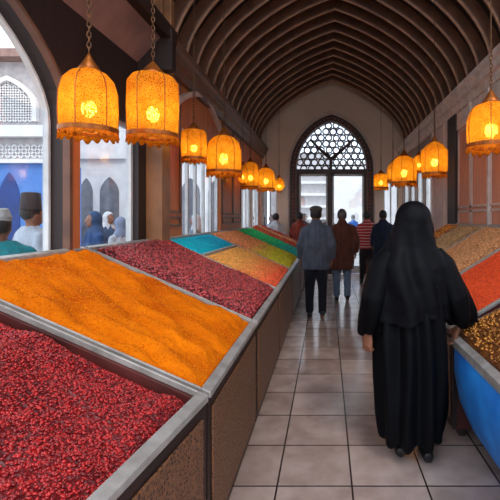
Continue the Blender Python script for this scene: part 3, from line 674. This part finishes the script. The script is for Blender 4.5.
# ------------------------------------------------------------------ lanterns
def lantern(label, x, y, zmid, R, H, style, top, wall=None, power=5, tilt=0):
    """zmid: centre of the shade"""
    t = thing('hanging_lantern', label, 'lantern', (x, y, zmid-H/2), random.uniform(0, .6), group='amber lanterns along the '+('left' if x < 0 else 'right')+' wall')
    def P(name, bm, m, par=t, **k): return obj(name, bm, m, par, **k)
    n = 32
    if style == 'dome': prof = [(R*.97, 0), (R, H*.3), (R*.98, H*.62), (R*.86, H*.82), (R*.62, H*.94), (R*.34, H)]
    elif style == 'drum': prof = [(R*.96, 0), (R, H*.5), (R*.97, H*.88), (R*.8, H*.98), (R*.5, H)]
    elif style == 'house': prof = [(R*.9, 0), (R, H*.1), (R, H*.72), (R*.62, H*.9), (R*.25, H)]
    else: prof = [(R*.4, 0), (R*.85, H*.2), (R, H*.5), (R*.85, H*.8), (R*.4, H)]
    bm = bmesh.new(); lathe(bm, prof, n, cap=False); sh = P('shade', bm, M['shade'], smooth=True)
    bm = bmesh.new()
    for k in range(6):
        a = k*PI/3; tube(bm, [(r*1.01*math.cos(a), r*1.01*math.sin(a), z) for r, z in prof], .004*R/.17, 5)
    P('rib_wires', bm, M['brass'])
    b0 = prof[0][0]
    bm = bmesh.new(); lathe(bm, [(b0, -.012), (b0*1.05, -.012), (b0*1.06, .016), (b0*1.0, .02), (b0*.98, .012), (b0, -.012)], n, cap=False); P('lower_band', bm, M['brass'])
    bm = bmesh.new(); m_ = 96; ph = random.random()*6; up_ = []; dn_ = []
    for k in range(m_):
        a = 2*PI*k/m_; l = (.012+.03*abs(math.sin(a*9+ph))**1.5+.008*math.sin(a*5))*R/.17; rr = b0*(1.02+.06*abs(math.sin(a*9+ph)))
        up_.append([bm.verts.new((q*math.cos(a), q*math.sin(a), -.008)) for q in (b0*.98, b0*1.03)]); dn_.append([bm.verts.new((q*math.cos(a), q*math.sin(a), -.012-l)) for q in (rr-.008, rr)])
    for k in range(m_):
        j = (k+1) % m_
        bm.faces.new((up_[k][1], dn_[k][1], dn_[j][1], up_[j][1])); bm.faces.new((up_[k][0], up_[j][0], dn_[j][0], dn_[k][0])); bm.faces.new((dn_[k][0], dn_[j][0], dn_[j][1], dn_[k][1])); bm.faces.new((up_[k][0], up_[k][1], up_[j][1], up_[j][0]))
    P('scalloped_fringe', bm, M['shade'], smooth=True)
    r1 = prof[-1][0]
    bm = bmesh.new(); lathe(bm, [(r1*1.08, -.012+H), (r1*1.1, H+.008), (r1*.7, H+.02+R*.12), (r1*.3, H+.03+R*.3), (.006, H+.04+R*.38)], 20); P('cap', bm, M['brass'], smooth=True)
    z = H+.04+R*.38; bm = bmesh.new(); L = top-(zmid-H/2); k = 0
    zz = z
    LC = L if wall is not None else min(L, z+.35)
    while zz < LC:
        c = []
        for i in range(9):
            a = 2*PI*i/8; u = .011*math.cos(a); v = .022*math.sin(a); c.append((u, 0, zz+.02+v) if k % 2 else (0, u, zz+.02+v))
        tube(bm, c, .004, 5); zz += .032; k += 1
    if wall is None: tube(bm, [(0, 0, zz), (0, 0, L)], .005, 6)
    P('chain', bm, M['chain'])
    if wall is not None:
        dx = wall-x; ca, sa = math.cos(-t.rotation_euler.z), math.sin(-t.rotation_euler.z)
        bm = bmesh.new(); pts_ = []
        for i in range(7):
            u = i/6; pts_.append((dx*u*ca, dx*u*sa, L+.05*math.sin(u*PI)))
        tube(bm, pts_, .012, 8); P('wall_bracket', bm, M['chain'], smooth=True)
    bm = bmesh.new(); ball(bm, (0, 0, H*.36), (R*.26, R*.26, R*.32)); P('bulb', bm, M['bulb'], smooth=True)
    ld = bpy.data.lights.new('lantern_light', 'POINT'); ld.energy = power*3.2; ld.color = (1, .55, .2); ld.shadow_soft_size = R*.25
    lo = bpy.data.objects.new('lantern_light', ld); C.objects.link(lo); lo.parent = t; lo.location = (0, 0, H*.36)
    return t
def lp(px, py, Y): return ((px-327)*Y/420, Y, 1.6+(218-py)*Y/420)
def place(label, px, ytop, ybot, wpx, Y, style, wallx, power, top=None):
    x, _, zt = lp(px, ytop, Y); zb = lp(px, ybot, Y)[2]
    if top is None: wallx = None; top = ZC+arch((x-XM)/(HW+.15), 1.98)+.01
    lantern(label, x, Y, (zt+zb)/2, wpx*Y/840, zt-zb, style, top, wallx, power)
place('nearest left lantern, tall domed amber mesh with bead fringe', 89, 70, 131, 53, 2.6, 'dome', XL+.2, 3.2, 3.36)
place('second lantern from the front on the left, round shouldered and fringed', 153, 76, 136, 49, 3.1, 'drum', XL+.15, 3.2, 3.36)
place('small drum lantern, third on the left, before the tall window', 194, 130, 159, 25, 4.8, 'drum', XL+.1, 3)
place('wide amber lantern, fourth on the left, hung over the bins', 224, 136, 172, 34, 5.0, 'dome', XL+.1, 5)
place('fifth lantern on the left, small, beside the plain wooden pier', 243, 165, 184, 11, 8.0, 'round', XL+.1, 4)
place('sixth lantern on the left, slim and bright, in the far cluster', 250.5, 162, 187, 17, 8.6, 'dome', XL+.1, 5)
place('seventh lantern on the left, second last before the end wall', 266, 168, 189, 18, 9.8, 'dome', XL+.1, 5)
place('tiny rounded lantern nearest the end wall on the left', 279, 178, 191, 11, 11.0, 'round', XL+.1, 4)
place('nearest right lantern, large amber dome cut by the picture edge', 491, 103, 146, 47, 3.3, 'dome', XR-.1, 3.5)
place('second lantern on the right with a peaked roof', 434.5, 142, 174, 26, 5.6, 'house', XR-.1, 5)
place('small lantern tucked behind the peaked one on the right', 419, 155, 171, 13, 7.6, 'round', XR-.1, 4)
place('broad domed lantern, fourth on the right', 404, 156, 183, 25, 7.2, 'dome', XR-.1, 5)
place('fifth lantern on the right, half behind the broad one', 393, 163, 181, 12, 8.6, 'dome', XR-.1, 4)
place('lowest and farthest lantern on the right, near the end wall', 381, 174, 188, 15, 10.4, 'drum', XR-.1, 4)

# ------------------------------------------------------------------ people
def hand(bm, wr, dirv, side, curl=.5, s=1.0, spread=(1, 0, 0)):
    """palm and five fingers from wrist; dirv = pointing direction; spread = axis across the knuckles"""
    d = Vector(dirv).normalized(); a = Vector(spread); a = (a-d*a.dot(d)).normalized(); nrm = d.cross(a).normalized()*side
    w0 = Vector(wr); pc = w0+d*.085*s
    tube(bm, [w0-d*.02*s, w0+d*.02*s, pc], [.024*s, .034*s, .04*s], 12, .45, up=nrm)
    for i, ln in enumerate((.068, .076, .07, .055)):
        o = (i-1.5)*.02*s; p0 = pc+a*o-d*.015*s; p1 = p0+d*(.012+ln*.45)*s; dd = (d*math.cos(curl*1.4)+nrm*math.sin(curl*1.4)); p2 = p1+dd*ln*.35*s
        d3 = (d*math.cos(curl*2.4)+nrm*math.sin(curl*2.4)); p3 = p2+d3*ln*.28*s
        tube(bm, [p0, p1, p2, p3], [.0095*s, .009*s, .0085*s, .007*s], 8)
    t0 = w0+d*.025*s-a*.025*s; tube(bm, [t0, t0-a*.025*s+d*.03*s+nrm*.01*s, t0-a*.022*s+d*.062*s+nrm*.025*s], [.013*s, .011*s, .008*s], 8)
def head(bm, x, y, z, s=1):
    ball(bm, (x, y, z), (.075*s, .093*s, .108*s)); ball(bm, (x, y+.02*s, z-.055*s), (.057*s, .07*s, .06*s))
    tube(bm, [(x, y+.088*s, z+.01*s), (x, y+.112*s, z-.022*s), (x, y+.09*s, z-.034*s)], [.009*s, .014*s, .012*s], 8)
    for q in (-1, 1):
        ball(bm, (x+q*.076*s, y-.005*s, z-.01*s), (.01*s, .02*s, .032*s), 8, 6); ball(bm, (x+q*.03*s, y+.083*s, z+.012*s), (.015*s, .01*s, .01*s), 8, 6)
    ball(bm, (x, y+.088*s, z-.06*s), (.025*s, .01*s, .008*s), 8, 6)
    tube(bm, [(x, y-.012*s, z-.22*s), (x, y-.01*s, z-.05*s)], [.06*s, .052*s], 14)
def folds(amp, kk=9, vert=True, seed=0):
    def f(co, n):
        th = math.atan2(co.y, co.x); return amp*(noise.noise(Vector((math.cos(th)*kk*.35+seed, math.sin(th)*kk*.35, co.z*1.3)))*1.2+.4*noise.noise(Vector((co.x*14, co.y*14, co.z*5+seed))))
    return f
def clothmat(name, c, c2=None, **k): return mat(name, c, c2, 6, .85, bump=.3, bscale=60, sheen=.1, spec=.2, **k)
def person(label, X, Y_, H=1.74, rz=0, top=(60, 66, 74), legs=(30, 32, 42), hem=.86, wide=1.0, kind='coat', hat=None, hatc=(60, 56, 54), hairm='hair', stride=.0, stripes=None, fine=True, zoff=0, bare=None):
    s = H/1.74; vx = .013 if fine else .022
    t = thing('person', label, 'person', (X, Y_, zoff), rz)
    def Q(*p): return tuple(v*s for v in p)
    W = wide
    # pose
    st = stride
    ank = {-1: (-.1, st, .075), 1: (.1, -st, .075+(.05 if st else 0))}
    kne = {-1: (-.1, st*.45+.03, .49), 1: (.1, -st*.25+.05, .47)}
    arms = {q: [(q*.17*W, 0, 1.375), (q*.245*W, -.03, 1.14), (q*.235*W, .06, .92)] for q in (-1, 1)}
    bm = bmesh.new(); head(bm, 0, .02*s, 1.605*s, s*1.06)
    loft(bm, [(0, 0, z*s, a*s, b*s) for z, a, b in ((.86, .15, .1), (.98, .15, .1), (1.12, .135, .09), (1.3, .165, .1), (1.4, .165, .085), (1.46, .08, .06))], 20)
    for q in (-1, 1):
        tube(bm, [Q(*p) for p in arms[q]], [.048*s, .04*s, .028*s], 10)
        wrist = Vector(Q(*arms[q][2])); hand(bm, wrist, (0, .35, -1), q, .5, s, (0, -1, 0))
        tube(bm, [Q(q*.08, 0, .9), Q(*kne[q]), Q(*ank[q])], [.075*s, .052*s, .036*s], 10)
        a = ank[q]; tube(bm, [Q(a[0], a[1]-.05, .05), Q(a[0], a[1]+.06, .045), Q(a[0], a[1]+.16, .03)], [.036*s, .038*s, .025*s], 10)
    fuse('body', bm, M['skin'], t, .009 if fine else .016, 2)
    for q in (-1, 1):
        a = ank[q]; bm = bmesh.new(); z0 = a[2]-.075
        tube(bm, [Q(a[0], a[1]-.075, .04+z0), Q(a[0], a[1]+.0, .052+z0), Q(a[0], a[1]+.1, .045+z0), Q(a[0], a[1]+.19, .032+z0)], [.038*s, .048*s, .046*s, .032*s], 10)
        fuse('shoe', bm, M['shoe'], t, .014, 2)
    if kind == 'coat' or kind == 'jacket':
        bm = bmesh.new(); loft(bm, [(0, 0, z*s, a*s, b*s) for z, a, b in ((.8, .1, .09), (.86, .16, .115), (.95, .165, .12), (1.02, .155, .115))], 20)
        for q in (-1, 1): tube(bm, [Q(q*.08, 0, .88), Q(q*.092, .02, .7), Q(*kne[q]), Q(kne[q][0], (kne[q][1]+ank[q][1])/2-.01, .28), Q(ank[q][0], ank[q][1], .085)], [.1*s, .096*s, .074*s, .066*s, .062*s], 14)
        fuse('trousers', bm, clothmat('trouser_cloth', legs), t, vx, 4, folds(.008, 9))
    bm = bmesh.new()
    if kind == 'robe': secs = [(.08, .25*W, .2), (.4, .235*W, .19), (.8, .22*W, .17), (1.1, .2*W, .15), (1.32, .205*W, .14), (1.42, .18*W, .115), (1.49, .085, .075)]
    else: secs = [(hem, .205*W, .15), (hem+.15, .212*W, .155), (1.08, .2*W, .15), (1.25, .2*W, .15), (1.36, .185*W, .135), (1.42, .145*W, .11), (1.47, .095, .085), (1.52, .07, .07)]
    loft(bm, [(0, 0, z*s, a*s, b*s) for z, a, b in secs], 28)
    for q in (-1, 1):
        p = arms[q]; r = 1.25 if kind == 'robe' else 1
        tube(bm, [Q(q*.1*W, 0, 1.385), Q(*p[0]), Q(*p[1]), Q(p[2][0], p[2][1]-.005, p[2][2]+.0)], [.07*s, .07*s, .062*s*r, .05*s*r], 14)
    cm = clothmat('coat_cloth', top, tuple(v*.75 for v in top))
    if stripes:
        cm = clothmat('striped_cloth', top); tt = cm.node_tree; bb = tt.nodes['Principled BSDF']; co = tt.nodes.new('ShaderNodeTexCoord'); wv = tt.nodes.new('ShaderNodeTexWave'); wv.bands_direction = 'Z'; wv.inputs['Scale'].default_value = 4.5; wv.inputs['Distortion'].default_value = 2
        rr = tt.nodes.new('ShaderNodeValToRGB'); rr.color_ramp.elements[0].color = lin(stripes); rr.color_ramp.elements[1].color = lin(top); rr.color_ramp.elements[0].position = .15; rr.color_ramp.elements[1].position = .4
        tt.links.new(co.outputs['Object'], wv.inputs[0]); tt.links.new(wv.outputs[0], rr.inputs[0]); tt.links.new(rr.outputs[0], bb.inputs['Base Color'])
    fuse('robe' if kind == 'robe' else 'coat', bm, cm, t, vx, 5, folds(.022 if kind == 'robe' else .02, 10, seed=X))
    if kind != 'robe':
        bm = bmesh.new(); lathe(bm, [(.066*s, 1.46*s), (.078*s, 1.465*s), (.07*s, 1.53*s), (.06*s, 1.53*s)], 16, cap=False); obj('collar', bm, cm, t, smooth=True)
    if hat == 'scarf':
        bm = bmesh.new(); ball(bm, (0, .005, 1.625*s), (.098*s, .112*s, .125*s)); loft(bm, [(0, -.01, z*s, a*s, b*s) for z, a, b in ((1.36, .19, .13), (1.44, .15, .115), (1.52, .09, .09), (1.6, .08, .09))], 20)
        fuse('headscarf', bm, clothmat('scarf_cloth', hatc), t, vx, 4, cut=lambda c: c.y > .075*s and 1.52*s < c.z < 1.69*s)
    else:
        bm = bmesh.new(); ball(bm, (0, .0, 1.635*s), (.091*s, .107*s, .108*s)); hm = bmesh.new()
        fuse('hair', bm, M[hairm], t, .01 if fine else .016, 1, cut=lambda c: (c.y > .055*s and c.z < 1.69*s) or c.z < 1.555*s); hm.free()
        if hat == 'cap':
            bm = bmesh.new(); ball(bm, (0, -.005*s, 1.69*s), (.105*s, .122*s, .06*s)); tube(bm, [Q(0, .07, 1.68), Q(0, .18, 1.665)], [.08*s, .055*s], 12, .16, up=(0, 0, 1)); fuse('cap', bm, clothmat('cap_cloth', hatc), t, .012, 2)
        if hat == 'tall':
            bm = bmesh.new(); lathe(bm, [(.1*s, 1.65*s), (.102*s, 1.68*s), (.09*s, 1.84*s), (.06*s, 1.85*s)], 20); obj('felt_hat', bm, clothmat('felt', hatc), t, smooth=True)
        if hat == 'turban':
            bm = bmesh.new()
            for k_ in range(4): lathe(bm, [(.06*s, (1.66+.03*k_)*s), (.115*s-.012*k_*s, (1.675+.03*k_)*s), (.06*s, (1.7+.03*k_)*s)], 20)
            fuse('turban', bm, clothmat('turban_cloth', hatc), t, .012, 2)
    return t
def px(x, Y_): return (x-327)*Y_/420
person('person in charcoal jacket and flat cap with back turned, beside the green spice bin', px(316, 6.72), 6.72, 1.79, 0, (84, 90, 104), (24, 26, 36), hem=.76, wide=1.03, hat='cap', hatc=(74, 70, 64), stride=.05)
person('person in long brown coat and blue jeans walking away in the aisle', px(342, 8.1), 8.1, 1.78, 0, (98, 54, 42), (110, 124, 146), hem=.6, wide=1.12, hairm='grey_hair', stride=.06)
person('person in red and white striped jacket with dark trousers, farther up the aisle', px(367, 10.2), 10.2, 1.78, .1, (176, 40, 44), (52, 44, 48), hem=.84, wide=1.08, stripes=(214, 160, 156), stride=.16, fine=False)
person('person in dark navy coat beyond the striped jacket, half behind the veiled woman', px(383, 9.8), 9.8, 1.79, -.2, (34, 42, 62), (30, 32, 44), hem=.7, wide=1.0, fine=False)
person('person in a teal robe and pale turban outside the near left window', px(0, 3.7), 3.7, 1.64, .5, (16, 140, 146), kind='robe', wide=1.25, hat='turban', hatc=(180, 176, 170), fine=False)
person('person in a pale grey robe and tall dark hat outside the near left window', px(31, 4.6), 4.6, 1.77, -.6, (178, 186, 196), kind='robe', wide=1.25, hat='tall', hatc=(58, 50, 50), fine=False)
person('person in a deep blue coat outside the second left window', px(95, 6.0), 6.0, 1.7, 2.4, (48, 76, 122), hem=.6, wide=1.1, hat='scarf', hatc=(60, 84, 120), fine=False)
person('person in a slate blue jacket and white scarf outside the second left window', px(108, 8.0), 8.0, 1.72, -2, (70, 88, 116), hem=.7, hat='scarf', hatc=(206, 206, 210), fine=False)
person('person in white outside the second left window, by the right jamb', px(121, 7.0), 7.0, 1.62, 1.2, (190, 196, 206), hem=.6, hat='scarf', hatc=(120, 134, 160), fine=False)
person('person in white shirt behind the brick red spice bin, by the end wall', px(276, 11.6), 11.6, 1.74, .3, (214, 214, 216), hem=.8, fine=False)
person('person in rust red coat behind the far bins beside the doorway', px(300, 11.5), 11.5, 1.76, -.3, (150, 62, 46), hem=.7, fine=False)
person('dark haired person in black outside the glazed doors, left leaf', px(305, 14.2), 14.2, 1.76, 3.0, (60, 54, 54), fine=False)
person('dark haired person in brown outside the glazed doors beside the centre post', px(329, 13.6), 13.6, 1.76, 2.8, (90, 60, 50), fine=False)
person('small distant person in a bright blue coat beyond the glazed doors', px(353, 19), 19, 1.75, 0, (40, 96, 170), hem=.6, fine=False)
person('person in a white shirt outside the far left windows', px(251, 13.5), 13.5, 1.7, 1, (206, 208, 214), hem=.8, fine=False)
person('person in a navy headscarf outside the far left windows', px(262, 12.6), 12.6, 1.68, 1.5, (48, 58, 84), hem=.6, hat='scarf', hatc=(44, 52, 76), fine=False)
person('person in a blue grey tunic outside the narrow end window', px(272, 14.4), 14.4, 1.72, 2.2, (110, 128, 160), hem=.6, fine=False)
person('person in grey outside the tall left window', px(196, 8.6), 8.6, 1.68, 1.6, (120, 128, 140), hem=.6, hat='scarf', hatc=(190, 190, 194), fine=False)

# ---- the woman in black
WX, WY = .575, 2.84
wo = thing('person', 'person in long black robe and veil, back turned, one hand on the blue tub', 'person', (WX, WY, 0))
bm = bmesh.new(); head(bm, .01, .01, 1.59, 1)
loft(bm, [(0, 0, z, a, b) for z, a, b in ((.85, .16, .11), (1.0, .14, .1), (1.12, .13, .09), (1.28, .155, .1), (1.36, .15, .08), (1.43, .07, .055))], 24)
AL = [(-.165, 0, 1.345), (-.27, -.03, 1.06), (-.295, .0, .82)]
AR = [(.165, 0, 1.345), (.27, -.03, 1.08), (.325, .03, .865)]
for A_, q in ((AL, -1), (AR, 1)): tube(bm, A_, [.045, .036, .026], 12)
hand(bm, AL[2], (-.05, .1, -1), -1, 1.15, 1.08, (.7, -.7, 0))
hand(bm, AR[2], (-.25, .1, -.75), 1, .45, 1.05, (.0, -1, 0))
for q in (-1, 1):
    tube(bm, [(q*.08, 0, .9), (q*.09, .03, .48), (q*.085, -.03*q, .09)], [.08, .055, .038], 12)
    tube(bm, [(q*.085, -.07-.03*q, .05), (q*.085, .05-.03*q, .045), (q*.09, .14-.03*q, .03)], [.035, .036, .022], 10)
fuse('body', bm, M['skin'], wo, .0065, 2)
for q in (-1, 1):
    bm = bmesh.new(); tube(bm, [(q*.085, -.09-.03*q, .042), (q*.085, 0-.03*q, .055), (q*.085, .08-.03*q, .045), (q*.09, .17-.03*q, .03)], [.036, .046, .045, .028], 10); fuse('shoe', bm, M['shoe'], wo, .012, 2)
bm = bmesh.new()
loft(bm, [(x, y, z, a, b) for x, y, z, a, b in ((0, -.01, .13, .2, .175), (.0, 0, .3, .222, .19), (.0, 0, .55, .236, .185), (.0, 0, .8, .238, .175), (0, 0, 1.0, .225, .16), (0, 0, 1.18, .215, .145), (0, 0, 1.3, .21, .13), (0, 0, 1.38, .17, .105), (0, 0, 1.44, .08, .07))], 40)
tube(bm, [(-.13, 0, 1.34), (-.2, -.01, 1.27), (-.265, -.03, 1.07), (-.285, -.01, .92), (-.29, .0, .81)], [.09, .095, .092, .086, .072], 20)
tube(bm, [(.13, 0, 1.34), (.2, -.01, 1.27), (.285, -.03, 1.08), (.335, .0, .94), (.345, .02, .875)], [.09, .095, .095, .098, .09], 20)
tube(bm, [(-.2, 0, 1.2), (-.23, 0, .98)], [.07, .06], 12); tube(bm, [(.2, 0, 1.2), (.24, 0, 1.0)], [.07, .07], 12)
def robe_folds(co, n):
    th = math.atan2(co.y, co.x); k = max(0, min(1, (1.35-co.z)/.4)); z = co.z
    f = math.sin(9*th+2.2*noise.noise(Vector((0, 0, z*1.2)))+1.2*noise.noise(Vector((co.x*2, co.y*2, z))))
    g = noise.noise(Vector((co.x*9, co.y*9, z*1.6)))
    h = noise.noise(Vector((co.x*22, co.y*22, z*3)))
    e = .012*noise.noise(Vector((th*3, 4, 0))) if z < .17 else 0
    return k*(.024*f+.03*g+.008*h)+e
fuse('robe', bm, M['black_cloth'], wo, .009, 3, robe_folds)
bm = bmesh.new()
ball(bm, (.01, -.0, 1.59), (.122, .135, .128), 24, 16)
loft(bm, [(x, y, z, a, b) for x, y, z, a, b in ((-.01, -.02, .9, .24, .175), (-.01, -.03, 1.06, .24, .165), (-.012, -.02, 1.18, .25, .165), (-.01, -.01, 1.28, .245, .16), (-.008, -.0, 1.35, .215, .145), (-.004, 0, 1.41, .175, .13), (.0, 0, 1.47, .148, .128), (.006, 0, 1.54, .136, .13), (.01, 0, 1.6, .118, .128))], 40)
def veil_folds(co, n):
    th = math.atan2(co.y, co.x); k = max(0, min(1, (1.6-co.z)/.25))
    return k*(.014*math.sin(7*th+9*co.z+2*noise.noise(co*3))+.018*noise.noise(Vector((co.x*10+co.z*4, co.y*10, co.z*3))))+.005*noise.noise(co*16)
fuse('veil', bm, M['veil_cloth'], wo, .009, 4, veil_folds, cut=lambda c: (c.y > .075 and 1.5 < c.z < 1.67 and abs(c.x-.01) < .07) or c.z < .93+.03*math.sin(c.x*14))
